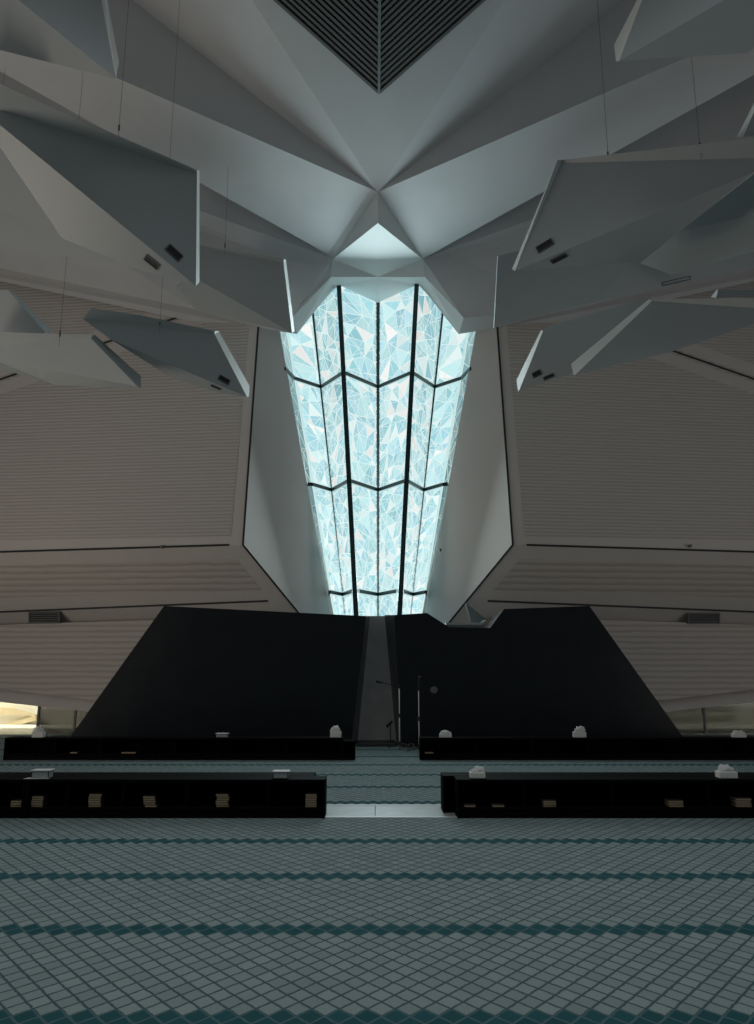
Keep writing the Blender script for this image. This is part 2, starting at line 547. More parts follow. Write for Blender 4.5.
wroot = empty('window_1', (0.02, 19.0, 2.0), None, None)
tag(wroot, 'tall tapering folded window of backlit patterned blue white glass', 'window', kind='structure')
bmg = NB()
lay = bmg.loops.layers.float_color.new('tint')
def tface(pts, c):
    f = bmg.faces.new([bmg.verts.new(p) for p in pts])
    for l in f.loops: l[lay] = (*c, 1)
def clip_line(p, q):
    return p, q
PAL = [(0.36, 0.68, 0.74), (0.42, 0.72, 0.77), (0.50, 0.78, 0.80), (0.33, 0.62, 0.72), (0.30, 0.60, 0.66), (0.45, 0.72, 0.80), (0.56, 0.82, 0.83), (0.40, 0.70, 0.74)]
for i in range(8):
    sliver = i in (0, 7)
    for t in range(4):
        za, zb = zT[t], zT[t + 1]
        a0, b0, a1, b1 = fp(i, za), fp(i + 1, za), fp(i, zb), fp(i + 1, zb)
        nrm = (b0 - a0).cross(a1 - a0).normalized()
        if nrm.y > 0: nrm = -nrm
        def uv(u, v, off=0.0):
            return (a0 * (1 - u) + b0 * u) * (1 - v) + (a1 * (1 - u) + b1 * u) * v + nrm * off
        W = ((b0 - a0).length + (b1 - a1).length) / 2; Hh = zb - za
        dens = [16.0, 11.0, 8.5, 5.5][t] * (0.45 if sliver else 1)
        def scatter(n, jit):
            nx = max(2, int(round(W * math.sqrt(n)))) if not sliver else 1
            ny = max(2, int(round(Hh * math.sqrt(n))))
            pts = [(0, 0), (1, 0), (0, 1), (1, 1)]
            for r in range(1, ny):
                pts += [(0, (r + random.uniform(-.3, .3)) / ny), (1, (r + random.uniform(-.3, .3)) / ny)]
            for c in range(1, nx):
                pts += [((c + random.uniform(-.25, .25)) / nx, 0), ((c + random.uniform(-.25, .25)) / nx, 1)]
            for r in range(ny):
                for c in range(nx):
                    pts.append((min(.95, max(.05, (c + .5 + random.uniform(-jit, jit)) / nx)), min(.97, max(.03, (r + .5 + random.uniform(-jit, jit)) / ny))))
            return pts
        def tri(pts):
            co = [Vector((u * W, v * Hh)) for u, v in pts]
            r = geometry.delaunay_2d_cdt(co, [], [], 0, 1e-4)
            return [(p.x / W, p.y / Hh) for p in r[0]], r[2], r[1]
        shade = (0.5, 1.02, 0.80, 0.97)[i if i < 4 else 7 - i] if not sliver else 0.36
        vs, fs, _ = tri(scatter(dens, 0.42))
        for f in fs:
            if random.random() < 0.15 and not sliver: c = (0.74, 0.87, 0.86)
            elif random.random() < 0.08: c = (0.88, 0.86, 0.84) if not sliver else (0.55, .75, .72)
            else: c = random.choice(PAL)
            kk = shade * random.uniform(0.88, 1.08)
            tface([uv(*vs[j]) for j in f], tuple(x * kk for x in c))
        def lines(vs, fs, wd, c, off):
            es = set()
            for f in fs:
                for a, b in zip(f, f[1:] + f[:1]):
                    es.add((min(a, b), max(a, b)))
            for a, b in es:
                p, q = uv(*vs[a], off), uv(*vs[b], off)
                d = (q - p)
                if d.length < 1e-3: continue
                s = d.normalized().cross(nrm) * wd / 2
                tface([p - s, q - s, q + s, p + s], c)
        lc = (0.74, 0.88, 0.87) if not sliver else (0.5, 0.7, 0.68)
        lines(vs, fs, 0.017, lc, 0.006)
        if sliver: continue
        vs2, fs2, _ = tri(scatter(dens * 0.9, 0.45))
        lines(vs2, fs2, 0.014, tuple(x * 0.93 for x in lc), 0.010)
        # pale clear border of each pane
        if not sliver:
            bw = 0.075
            bu, bv = bw / W, bw / Hh
            for rect in (((0,0),(bu,0),(bu,1),(0,1)), ((1-bu,0),(1,0),(1,1),(1-bu,1)), ((0,0),(1,0),(1,bv),(0,bv)), ((0,1-bv),(1,1-bv),(1,1),(0,1))):
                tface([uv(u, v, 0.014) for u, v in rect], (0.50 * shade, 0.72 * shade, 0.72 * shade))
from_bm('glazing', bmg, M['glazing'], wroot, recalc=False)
# mullions and transoms
bm = NB()
for i in range(9):
    kx = order[i][0]
    a, b = fp(i, zlo), fp(i, zhi)
    if kx == 'F':
        bar(bm, a + Vector((0, -0.10, 0)), b + Vector((0, -0.10, 0)), 0.115, 0.32)
    elif kx == 'C':
        bar(bm, a, b, 0.12, 0.12)
    elif kx == 'V':
        bar(bm, a, b, 0.075, 0.10)
for z in zT[1:4]:
    for i in range(1, 7):
        bar(bm, fp(i, z) + Vector((0, -.03, 0)), fp(i + 1, z) + Vector((0, -.03, 0)), 0.085, 0.07, (0, -1, 0))
for z in zT[1:4]:
    for i in (0, 7):
        bar(bm, fp(i, z) + Vector((0, -.03, 0)), fp(i + 1, z) + Vector((0, -.03, 0)), 0.085, 0.07, (0, -1, 0))
from_bm('window_frame', bm, M['frame'], wroot)
# solid backing behind the glass so the outside stays out
bm = NB(); box(bm, (-3.2, 20.35, 0), (3.2, 20.45, 14))
struct('wall_back', bm, M['wallplain'], 'light box wall hidden behind the tall window', 'wall')

# ------------------------------------------------------------------ hanging folded panels
def petal(facets, label, edge=(), depth=0.6, slots=(), cables=()):
    """facets: vertices (px, py, Y), Y None = lies in the plane of the first three known vertices of its facet."""
    verts, faces = facets
    V3 = {kx: P(*v) for kx, v in verts.items() if v[2] is not None}
    for f in faces:
        kn = [V3[c] for c in f if c in V3][:3]
        while len(kn) < 3:
            c = [c for c in f if c not in V3][0]
            V3[c] = P(verts[c][0], verts[c][1], sum(p.y for p in kn) / len(kn) - 0.33)
            kn.append(V3[c])
        nn = (kn[1] - kn[0]).cross(kn[2] - kn[0]).normalized()
        for c in f:
            if c not in V3:
                V3[c] = onplane(verts[c][0], verts[c][1], kn[0], nn)
    vis = [V3[c] for c in V3 if 0 <= verts[c][0] <= 754]
    cen = sum(vis, Vector()) / len(vis)
    root = empty('hanging_acoustic_panel', cen, label, 'acoustic panel', 'folded panels hanging from the ceiling')
    vd = (cen - CAM).normalized()
    bv = vd * depth
    eps = vd * 0.04
    cnt = {}
    for i, f in enumerate(faces):
        bm = NB(); prism(bm, [V3[c] for c in f], eps)
        nm = 'edge_strip' if i in edge else 'facet'
        from_bm(nm, bm, M['edge'] if i in edge else M['petal'], root)
        for a, b in zip(f, f[1:] + f[:1]):
            e = (min(a, b), max(a, b))
            cnt[e] = cnt.get(e, 0) + 1
    border = [e for e in cnt if cnt[e] == 1]
    adj = {}
    for a, b in border:
        adj.setdefault(a, []).append(b); adj.setdefault(b, []).append(a)
    loop = [border[0][0]]
    while True:
        nx = [c for c in adj[loop[-1]] if c not in loop]
        if not nx: break
        loop.append(nx[0])
    fr = [V3[c] + eps * 0.9 for c in loop]
    c0 = sum(fr, Vector()) / len(fr)
    bk = [p + bv for p in fr]
    bm = NB()
    a = [bm.verts.new(p) for p in fr]; b = [bm.verts.new(p) for p in bk]
    n = len(a)
    for i in range(n):
        j = (i + 1) % n
        bm.faces.new((a[i], a[j], b[j], b[i]))
    bm.faces.new(b)
    from_bm('back_shell', bm, M['petal'], root)
    for fi, px, py, dx, dy, hw in slots:
        f = [V3[c] for c in faces[fi]][:3]
        nn = (f[1] - f[0]).cross(f[2] - f[0]).normalized()
        if nn.dot(CAM - f[0]) < 0: nn = -nn
        c = onplane(px, py, f[0], nn)
        e = onplane(px + dx, py + dy, f[0], nn) - c
        w = nn.cross(e.normalized())
        p = [c - e + w * hw, c + e + w * hw, c + e - w * hw, c - e - w * hw]
        bm = NB(); prism(bm, [q + nn * 0.004 for q in p], nn * -0.03, 0)
        hole = from_bm('recessed_light', bm, M['slot'], root)
        bm = NB()
        for s, t in zip(p, p[1:] + p[:1]):
            bar(bm, s + nn * 0.006, t + nn * 0.006, 0.016, 0.016, nn)
        from_bm('rim', bm, M['slotrim'], hole)
    for px, py, Y in cables:
        p = P(px, py, Y)
        hit = BV.ray_cast(p + Vector((0, 0, 0.05)), Vector((0, 0, 1)))
        q = hit[0] if hit[0] is not None else p + Vector((0, 0, 5))
        bm = NB(); tube(bm, p - Vector((0, 0, 0.2)), q, 0.003, n=6)
        lathe(bm, p, [(0.014, -.04), (0.014, .05)], 8)
        from_bm('suspension_cable', bm, M['cable'], root)
    return root
_ = None
# --- left side
petal(({'b': (18, 0, 7.9), 'd': (116, 79, 8.05), 'g': (100, -8, 8.6), 'm': (96, -60, _), 'j': (-45, -55, _),
        'i': (119, 62, 8.35), 'h': (106, -8, _), 'n': (102, -60, _),
        'e': (0, 50, 8.7), 'f': (-45, 37.5, _), 'a': (-45, -60, _)},
       [['b', 'd', 'g', 'm', 'j'], ['g', 'd', 'i', 'h', 'n', 'm'], ['b', 'e', 'd'], ['e', 'b', 'j', 'a', 'f']]),
      'pale folded panel at the upper left corner, warm lit facet below a dark one', edge=(1,), cables=((60, 10, 8.4),))
petal(({'c': (197, 173, 10.3), 'e': (196, 286, 10.3), 'd': (0, 110, 8.9), 'f': (0, 125, _), 'd2': (-45, 96, _),
        'b': (197, 170, 10.25), 'b0': (0, 84, 8.3), 'a': (-45, 64.5, _), 'g': (62, 238, 10.1), 'g2': (117, 263, _), 'h': (0, 147, _),
        'r1': (199.5, 282, 10.7), 'r0': (199.5, 171, _)},
       [['d', 'f', 'e', 'c'], ['c', 'b', 'b0', 'd'], ['d', 'b0', 'a', 'd2'], ['e', 'f', 'h', 'g', 'g2'], ['c', 'e', 'r1', 'r0', 'b'], ['d', 'd2', 'f']]),
      'largest left folded panel with a dark green face and two slot lights near its tip', edge=(4,),
      slots=((0, 174, 253, 6.5, 6, 0.06), (3, 152, 262, 6.5, 5.2, 0.05)), cables=((119, 128, 9.8),))
petal(({'b': (0, 148, 7.3), 'c': (60, 238, 7.5), 'd': (0, 209, 7.7), 'a': (-45, 100, _), 'e': (-45, 187, _), 'g': (13, 250, 7.85), 'f': (117, 260, _), 'f2': (118, 263, _), 'h': (0, 242, _), 'i': (-45, 222, _)},
       [['b', 'd', 'c'], ['b', 'a', 'e', 'd'], ['d', 'h', 'g', 'f2', 'f', 'c'], ['d', 'e', 'i', 'h']]),
      'low left panel with a brown upper facet and pale blade under the largest panel', depth=0.3)
petal(({'c': (283.5, 263, 14.8), 'e': (292, 333, 14.8), 'd': (150, 236, 14.9), 'i': (150, 252, _), 'f': (188, 274, _),
        'b': (284, 259, 14.7), 'a': (150, 214, 14.6), 'h': (196, 310, 15.6), 'g': (176, 286, _), 'r1': (294.5, 331, 15.2), 'r0': (286, 260, _)},
       [['d', 'i', 'f', 'e', 'c'], ['d', 'c', 'b', 'a'], ['f', 'g', 'h', 'e'], ['c', 'e', 'r1', 'r0', 'b']]),
      'rear left folded panel whose sharp tip touches the window hood', edge=(3,), cables=((225, 246, 14.5),))
petal(({'a': (83, 319, 11.4), 'c2': (214.5, 334, 12.6), 'd': (247, 397, 12.6), 'e': (110, 339, _), 'b': (92, 308, 11.3), 'c': (215, 331, _), 'b2': (140, 315, _),
        'g': (172, 378, 12.6), 'f': (220, 393, _), 'r1': (249.5, 386, 12.95), 'r0': (219, 331.5, _), 'r2': (249, 396.5, _)},
       [['a', 'e', 'd', 'c2'], ['a', 'c2', 'c', 'b2', 'b'], ['e', 'g', 'f', 'd'], ['c2', 'd', 'r2', 'r1', 'r0', 'c']]),
      'dark dart shaped left panel in front of the perforated wall with a bright right edge', edge=(3,),
      slots=((0, 224, 380, 5, 2.8, 0.05), (2, 216, 387, 4.5, 2, 0.035)), cables=((160, 322, 12.0),))
petal(({'c2': (91, 338.5, 11.3), 'e': (137, 386, 11.3), 'd': (0, 345, 11.9), 'f': (0, 362, _), 'f2': (-45, 355, _), 'd2': (-45, 348, _),
        'b': (0, 332, 11.6), 'c': (92, 335, _), 'a': (-45, 330, _), 'g': (55, 385, 12.3), 'h': (141, 389, _), 'r1': (141, 376, 11.75), 'r0': (95, 335, _)},
       [['d', 'f', 'e', 'c2'], ['d', 'c2', 'c', 'b'], ['d', 'b', 'a', 'd2'], ['f', 'g', 'h', 'e'], ['c2', 'e', 'h', 'r1', 'r0', 'c'], ['d', 'd2', 'f2', 'f'], ['f', 'f2', 'g']]),
      'lowest left folded panel, pale flat blade reaching in from the picture edge', edge=(), cables=((60, 334, 11.2),))
petal(({'b': (8, 290, 12.4), 'c': (46, 333, 12.5), 'd': (0, 345, 12.9), 'd2': (-45, 345, _), 'a': (-45, 288, _), 'r1': (54, 333, 12.9), 'r0': (12, 290, _)},
       [['a', 'd2', 'd', 'c', 'b'], ['b', 'c', 'r1', 'r0']]),
      'small brown left panel peeking out above the lowest pale blade', cables=((-20, 292, 12.4),))
# --- right side
petal(({'a': (642, 0, 8.4), 'b': (619, 61, 8.3), 'c': (724, 0, 7.7), 'a2': (665, -60, _), 'c2': (800, -44, _), 'd': (747, 53, 7.8), 'e': (754, 48, _), 'f': (800, 15, _),
        'r1': (614, 45, 8.8), 'r0': (637, 0, _), 'r2': (616, 61, _), 'r3': (660, -60, _)},
       [['a', 'b', 'c', 'c2', 'a2'], ['b', 'd', 'e', 'f', 'c2', 'c'], ['a', 'a2', 'r3', 'r0', 'r1', 'r2', 'b']]),
      'dark folded panel at the upper right corner with a pale left edge', edge=(2,), cables=((700, 10, 8.0),))
petal(({'a': (754, 112, 9.0), 'b': (743, 137, 9.0), 'c': (800, 130, 8.7), 'a2': (778, 62, _), 'd': (800, 60, _), 'r1': (737, 137, 9.3), 'r0': (752, 107, _), 'r2': (775, 60, _)},
       [['a', 'b', 'c', 'd', 'a2'], ['a', 'a2', 'r2', 'r0', 'r1', 'b']]),
      'small panel corner at the right picture edge above the largest right panel', edge=(1,))
petal(({'a2': (561, 163, 10.3), 'c': (515, 271, 10.3), 'b2': (754, 158, 8.9), 'd': (754, 172, _), 'b3': (800, 157, _),
        'b': (754, 138, 8.75), 'a': (561, 160, _), 'b1': (800, 132, _), 'g': (680, 231, 9.9), 'f': (641, 262, _), 'e': (600, 264, _),
        'r1': (512, 269, 10.75), 'r0': (557.5, 160, _)},
       [['a2', 'c', 'd', 'b2'], ['a2', 'b2', 'b', 'a'], ['b2', 'b3', 'b1', 'b'], ['c', 'e', 'f', 'g', 'd'], ['a2', 'a', 'r0', 'r1', 'c'], ['b2', 'd', 'b3']]),
      'largest right folded panel with two slot lights beside its pale slanting edge', edge=(4,),
      slots=((0, 545, 246, 7.5, -4.5, 0.06), (3, 559, 258, 7.5, -3.8, 0.05)), cables=((608, 155, 10.0), (700, 146, 9.2)))
petal(({'g': (680, 231, 11.0), 'h': (754, 174, 9.9), 'i': (754, 215, 10.2), 'h2': (800, 139, _), 'i2': (800, 205, _), 'l': (672, 275, 11.8), 'j': (640, 263, _), 'k': (754, 251, _), 'k2': (800, 241, _)},
       [['g', 'i', 'i2', 'h2', 'h'], ['g', 'j', 'l', 'k', 'i'], ['i', 'k', 'k2', 'i2']]),
      'nearly black triangular panel below the largest right panel at the picture edge')
petal(({'a': (498, 256, 14.8), 'e': (494, 328, 14.8), 'd': (596, 302, 13.9), 'b': (530, 248, _), 'c': (640, 250, _), 'c2': (625, 262, _), 'i': (650, 291, 13.9), 'f': (700, 240, _), 'g': (754, 236, _), 'g2': (800, 231, _), 'h': (754, 268, _), 'h2': (800, 258, _),
        'r1': (493.3, 327.5, 15.1), 'r0': (497.2, 256.5, _)},
       [['a', 'e', 'd', 'c2', 'c', 'b'], ['c2', 'd', 'i', 'h', 'h2', 'g2', 'g', 'f', 'c'], ['a', 'r0', 'r1', 'e']]),
      'rear right folded panel beside the window hood, broad and blue grey', slots=((1, 676, 281, 14, -3.2, 0.03),))
petal(({'a': (543, 331, 12.6), 'd': (519, 391, 12.6), 'b': (652, 296, 11.8), 'c': (640, 345, _), 'e': (590, 367, _), 'a2': (546, 327, 12.7), 'r1': (516.5, 380, 13.0), 'r0': (541, 330, _), 'r2': (518, 391, _)},
       [['a', 'd', 'e', 'c', 'b'], ['a', 'b', 'a2'], ['a', 'r0', 'r1', 'r2', 'd']]),
      'dark right panel with a slim white slanting edge nearest the window side', edge=(2,),
      slots=((0, 537, 374, 4, -2, 0.05), (0, 549, 377, 5, -2, 0.03)))
petal(({'a': (652, 301, 11.3), 'e': (575, 375, 11.3), 'c': (754, 308, 10.3), 'd': (754, 324, _), 'x': (670, 352, _), 'c2': (800, 306, _), 'd2': (800, 310, _), 'b': (754, 298, 10.25), 'a2': (655, 299, _), 'b2': (800, 297.5, _),
        'r1': (571, 364, 11.8), 'r0': (649, 299, _), 'r2': (573.5, 375, _)},
       [['a', 'e', 'x', 'd', 'c'], ['c', 'd', 'd2', 'c2'], ['a', 'c', 'b', 'a2'], ['a', 'r0', 'r1', 'r2', 'e']]),
      'lowest right folded panel with a broad white slanting edge', edge=(3,), depth=0.25)
petal(({'a': (718, 291, 12.6), 'd': (716, 298, 12.6), 'c': (754, 297, 12.2), 'b': (754, 289.5, _), 'b2': (800, 288, _), 'c2': (800, 297.5, _), 'r1': (711, 297, 12.9), 'r0': (717, 289, _)},
       [['a', 'd', 'c', 'c2', 'b2', 'b'], ['a', 'r0', 'r1', 'd']]),
      'thin pale tipped panel corner at the right edge above the white edged panel', edge=(1,))

# ------------------------------------------------------------------ black screen walls and prayer niche
YW = 16.0
def screen(front, ret_back, label, cut=None):
    pts = [P(px, py, YW) for px, py in front]
    for p in pts:
        if p.z < 0.12: p.z = 0.0
    c = sum(pts, Vector()) / len(pts); c.z = 0
    root = empty('stone_screen', c, label, 'screen')
    bm = NB(); prism(bm, pts, Vector((0, 0.5, 0)))
    from_bm('slab', bm, M['black'], root)
    q = [P(px, py, Y) for px, py, Y in ret_back]
    for p in q:
        if p.z < 0.12: p.z = 0.0
    bm = NB(); prism(bm, q, Vector((0.0, 0.06, 0)))
    return root, bm
r, bm = screen([(164, 606), (305, 613), (366, 616), (351, 747), (63, 747)], [(366, 616, 16.0), (370, 616, 17.0), (357.5, 741, 17.0), (351, 747, 16.0)],
               'tall black slanted screen wall left of the prayer niche with unbroken top edge')
from_bm('niche_return', bm, M['black'], r)
r, bm = screen([(394, 615), (427, 613), (449, 627), (490, 628), (504, 609), (589.5, 606), (690, 747), (402, 747)], [(394, 615, 16.0), (402, 747, 16.0), (396.5, 741, 17.0), (384.5, 615, 17.0)],
               'tall black slanted screen wall right of the prayer niche with a notch in its top')
from_bm('niche_return', bm, M['black'], r)
bm = NB()
q = [P(365, 616, 17.08), P(391, 616, 17.08), P(401, 745, 17.08), P(353, 745, 17.08)]
q[2].z = q[3].z = 0
prism(bm, q, Vector((0, 0.1, 0)))
struct('wall_niche', bm, M['niche'], 'pale grey tapering stone back of the prayer niche between the black screens', 'wall')
# white rail glimpsed through the notch
rl = P(466, 632, 17.2)
root = empty('pulpit_canopy', rl, 'white canopy ledge seen through the notch of the right black screen', 'canopy')
bm = NB(); prism(bm, [P(446, 622.5, 17.2), P(481, 622.5, 17.2), P(486, 619.5, 17.2), P(486.5, 621.5, 17.2), P(482, 625, 17.2), P(446, 625, 17.2)], Vector((0, 0.5, 0)))
from_bm('ledge', bm, M['edge'], root)
bm = NB(); prism(bm, [P(446, 625, 17.25), P(474, 624.5, 17.25), P(474, 640, 17.25), P(446, 640, 17.25)], Vector((0, 0.4, 0)))
from_bm('face_panel', bm, M['plaster'], root)
bm = NB(); prism(bm, [P(474, 624.5, 17.25), P(486, 621, 17.5), P(486, 640, 17.5), P(474, 640, 17.25)], Vector((0, 0.4, 0)))
from_bm('side_panel', bm, M['wallplain'], root)
bm = NB(); prism(bm, [P(466, 603, 17.8), P(487, 620, 17.8), P(484, 623, 17.8), P(471, 623, 17.8)], Vector((0, 0.2, 0)))
from_bm('triangular_fin', bm, M['slotrim'], root)  # facet of the wall behind, its shade put into this dark grey

bm = NB(); lathe(bm, P(434, 690, YW), [(0.075, 0.001), (0.075, 0.015), (0.06, 0.03)], 20, axis='y')
tag(top('round_socket', bm, M['slotrim'], smooth=False), 'small round grey socket on the right black screen beside the microphones', 'socket')

# ------------------------------------------------------------------ bookshelves
def X(px, Y, z):
    # x at distance Y, height z for picture column px
    return (px - 377.0) / F * (Y * CT + (z - 1.5) * ST)
def shelf_unit(x0, x1, y0, dep, h, label, divs=(), group='low black bookshelves', lid=True):
    root = empty('bookshelf', ((x0 + x1) / 2, y0 + dep / 2, 0), label, 'bookshelf', group)
    bm = NB(); box(bm, (x0, y0 + dep - 0.02, 0.0), (x1, y0 + dep, h - 0.03))
    from_bm('back_panel', bm, M['blackwood'], root)
    bm = NB(); box(bm, (x0, y0 - 0.012, h - 0.028), (x1, y0 + dep, h), 0.004)
    from_bm('top_board', bm, M['blackwood'], root)
    bm = NB(); box(bm, (x0 + 0.02, y0 + 0.015, 0), (x1 - 0.02, y0 + dep - 0.02, 0.085))
    from_bm('plinth', bm, M['blackwood'], root)
    bm = NB(); box(bm, (x0 + 0.02, y0, 0.085), (x1 - 0.02, y0 + dep - 0.02, 0.107), 0.003)
    from_bm('shelf_board', bm, M['blackwood'], root)
    for x in (x0, x1 - 0.025):
        bm = NB(); box(bm, (x, y0 - 0.004, 0), (x + 0.025, y0 + dep - 0.02, h - 0.028), 0.003)
        from_bm('end_panel', bm, M['blackwood'], root)
    for px in divs:
        x = X(px, y0, .2)
        bm = NB(); box(bm, (x - 0.01, y0 + 0.01, 0.107), (x + 0.01, y0 + dep - 0.02, h - 0.028))
        from_bm('divider', bm, M['blackwood'], root)
    return root
YF, HF = 8.41, 0.385
xa = X(325, YF, .2); xb = X(25, YF, .2)
shelf_unit(xb + .003, xa, YF, 0.27, HF, 'long black low bookshelf at front left ending beside the marble strip', (66, 122, 186, 268))
shelf_unit(xb - 3.2, xb - .003, YF, 0.27, HF, 'black low bookshelf at the far left picture edge in the front row', (-60, -150))
xc = X(314, YF + .29, .38)
shelf_unit(xc - 6.4, xc, YF + 0.29, 0.29, HF, 'black bookshelf backing onto the front left bookshelf, set back from its end', ())
xd = X(457, YF, .2)
shelf_unit(xd, xd + 6.3, YF, 0.27, HF, 'long black low bookshelf at front right holding few books', (524, 612, 710, 800, 900))
xe = X(443, YF + .28, .2)
shelf_unit(xe, xe + 6.4, YF + 0.29, 0.29, HF, 'black bookshelf backing onto the front right bookshelf, its end jutting out', ())
YB, HB_ = 13.65, 0.365
x = [X(p, YB, .2) for p in (4, 174, 343, 355, 420, 589, 900)]
shelf_unit(x[0], x[1] - .003, YB, 0.32, HB_, 'black low bookshelf at the back left beneath the bright glass', (55, 100))
shelf_unit(x[1] + .003, x[2] - .003, YB, 0.32, HB_, 'black low bookshelf in the back row in front of the left black screen', (230, 287))
shelf_unit(x[2] + .003, x[3], YB, 0.32, HB_ - .05, 'short black end cabinet of the back row just left of the niche', ())
shelf_unit(x[4], x[5] - .003, YB, 0.32, HB_, 'black low bookshelf in the back row just right of the microphones', (476, 533))
shelf_unit(x[5] + .003, x[6], YB, 0.32, HB_, 'black low bookshelf at the back right reaching the picture edge', (667, 745, 822))

# ------------------------------------------------------------------ books
def book_mesh(w, d, t):
    bm = NB(); box(bm, (-w/2, -d/2 + .004, .0015), (w/2 - .004, d/2, t - .0015))
    pg = bm
    bm2 = NB()
    box(bm2, (-w/2 - .003, -d/2, 0), (w/2, d/2 + .003, .0018))
    box(bm2, (-w/2 - .003, -d/2, t - .0018), (w/2, d/2 + .003, t))
    box(bm2, (w/2 - .004, -d/2, 0), (w/2, d/2 + .003, t))
    return pg, bm2
def proto(w, d, t):
    a, b = book_mesh(w, d, t)
    root = empty('book', (0, 0, 0), '', 'book')
    p = from_bm('pages', a, M['paper'], root)
    c = from_bm('cover', b, M['cover'], root)
    return root
ORD = ['topmost', 'second', 'third', 'fourth', 'fifth', 'lowest']
def pos_word(i, n):
    if n == 1: return 'single'
    if i == n - 1: return 'topmost'
    if i == 0: return 'lowest'
    return {1: 'second lowest', 2: 'third lowest', 3: 'fourth lowest', 4: 'fifth lowest'}[i]
protos = []
first_used = [False]
pb = proto(0.195, 0.15, 0.0215)
def put_book(x, y, z, rot, sx, label, group):
    global pb
    if not first_used[0]:
        r = pb; first_used[0] = True
    else:
        r = pb.copy(); COL.objects.link(r)
        for ch in pb.children:
            c = ch.copy(); COL.objects.link(c); c.parent = r
    r.location = (x, y, z); r.rotation_euler = (0, 0, rot); r.scale = (sx, 1, 1)
    r['label'] = label; r['group'] = group
def stack(px, n, where, Y=None, w=1.0, jitter=0.006, zb=0.1075):
    Y = YF if Y is None else Y
    for i in range(n):
        if n == 1:
            lb = 'single flat book %s' % where
        else:
            lb = '%s book of the stack %s' % (pos_word(i, n), where)
        put_book(X(px, Y + .03, .15) + random.uniform(-jitter, jitter), Y + 0.012 + 0.085 + random.uniform(0, .006), zb + i * 0.0218, random.uniform(-.03, .03), w, lb, 'books lying in the low shelves')
stack(16, 3, 'left of the unit joint at front left', w=.56)
stack(37.5, 5, 'just right of the unit joint at front left', w=.62)
stack(95, 6, 'third from the left edge, front left shelf', w=.66)
stack(150.5, 5, 'lying untidily left of centre, front left shelf', w=.63, jitter=0.02)
stack(222.5, 6, 'second from the right, front left shelf', w=.66)
stack(311, 6, 'at the right end, front left shelf', w=.6)
stack(470, 1, 'nearest the left end of the front right shelf', w=.6)
stack(498.5, 1, 'second from the left end of the front right shelf', w=.62)
stack(550, 3, 'leftmost of the piles, front right shelf', w=.66)
stack(677, 3, 'middle of the piles, front right shelf', w=.74, jitter=0.008)
stack(744, 4, 'at the picture edge, front right shelf', w=.8, jitter=0.008)
stack(74, 1, 'in the back left shelf under the tinted glass', YB, w=.62)
stack(129, 1, 'in the back left shelf near its right end', YB, w=1.25)
stack(429, 1, 'in the back shelf right of the microphones', YB, w=.75)

# ------------------------------------------------------------------ tissue boxes
def crumple(c, rx, ry, rz, seed, amp=0.8):
    rnd = random.Random(seed)
    bm = NB()
    bmesh.ops.create_icosphere(bm, subdivisions=3, radius=1.0)
    ph = [(Vector((rnd.uniform(-1, 1), rnd.uniform(-1, 1), rnd.uniform(-1, 1))).normalized(), rnd.uniform(3, 7), rnd.uniform(0, 6)) for _ in range(6)]
    for v in bm.verts:
        d = v.co.normalized()
        r = 1 + amp * sum(abs(math.sin(f * d.dot(k_) + p)) - .5 for k_, f, p in ph) / 3
        v.co = Vector((d.x * rx * r, d.y * ry * r, max(-0.05, d.z * r) * rz)) + Vector(c)
    return bm
def tissue_box(px, Y, z, w, d, h, label, style, seed):
    x = X(px, Y, z + h / 2)
    yc = Y + d / 2 + .05
    root = empty('tissue_box', (x, yc, z), label, 'tissue box', 'tissue boxes on the low shelves')
    cm = {'card': 'carton', 'clear': 'acrylic', 'pack': 'carton'}[style]
    bm = NB()
    if style == 'clear':
        t = .006
        box(bm, (x - w/2, yc - d/2, z), (x + w/2, yc + d/2, z + t))
        box(bm, (x - w/2, yc - d/2, z), (x + w/2, yc - d/2 + t, z + h * .9))
        box(bm, (x - w/2, yc + d/2 - t, z), (x + w/2, yc + d/2, z + h * .9))
        box(bm, (x - w/2, yc - d/2, z), (x - w/2 + t, yc + d/2, z + h * .9))
        box(bm, (x + w/2 - t, yc - d/2, z), (x + w/2, yc + d/2, z + h * .9))
    else:
        box(bm, (x - w/2, yc - d/2, z), (x + w/2, yc + d/2, z + h * .62), .008)
    from_bm('carton', bm, M[cm], root)
    if style == 'clear':
        bm = NB(); 
        box(bm, (x - w/2 - .012, yc - d/2 - .012, z + h * .88), (x + w/2 + .012, yc + d/2 + .012, z + h), .006)
        from_bm('lid', bm, M['carton'], root)
        bm = NB(); box(bm, (x - w/2 + .015, yc - d/2 + .015, z + .008), (x + w/2 - .015, yc + d/2 - .015, z + h * .42), .004)
        from_bm('tissue_stack', bm, M['tissue'], root)
    else:
        bm = crumple((x + random.uniform(-.01, .01), yc, z + h * .60), w * .36, d * .32, h * .45, seed)
        from_bm('tissue', bm, M['tissue'], root, smooth=True)
    return root
tissue_box(38, YF + .01, HF, .18, .12, .085, 'clear lidded tissue box on the front left bookshelf near the picture edge', 'clear', 1)
tissue_box(280, YF + .0, HF, .155, .12, .075, 'clear lidded tissue box on the right part of the front left bookshelf', 'clear', 2)
tissue_box(478.5, YF + .0, HF, .16, .12, .10, 'tissue box with a large crumpled tissue on the front right bookshelf', 'pack', 3)
tissue_box(731, YF + .0, HF, .19, .13, .11, 'white tissue box on the front right bookshelf at the picture edge', 'card', 4)
tissue_box(221, YB, HB_, .20, .12, .07, 'flat white tissue pack on the back bookshelf before the left black screen', 'clear', 5)
tissue_box(335.5, YB, HB_, .19, .13, .16, 'white tissue box on the back bookshelf just left of the niche', 'card', 6)
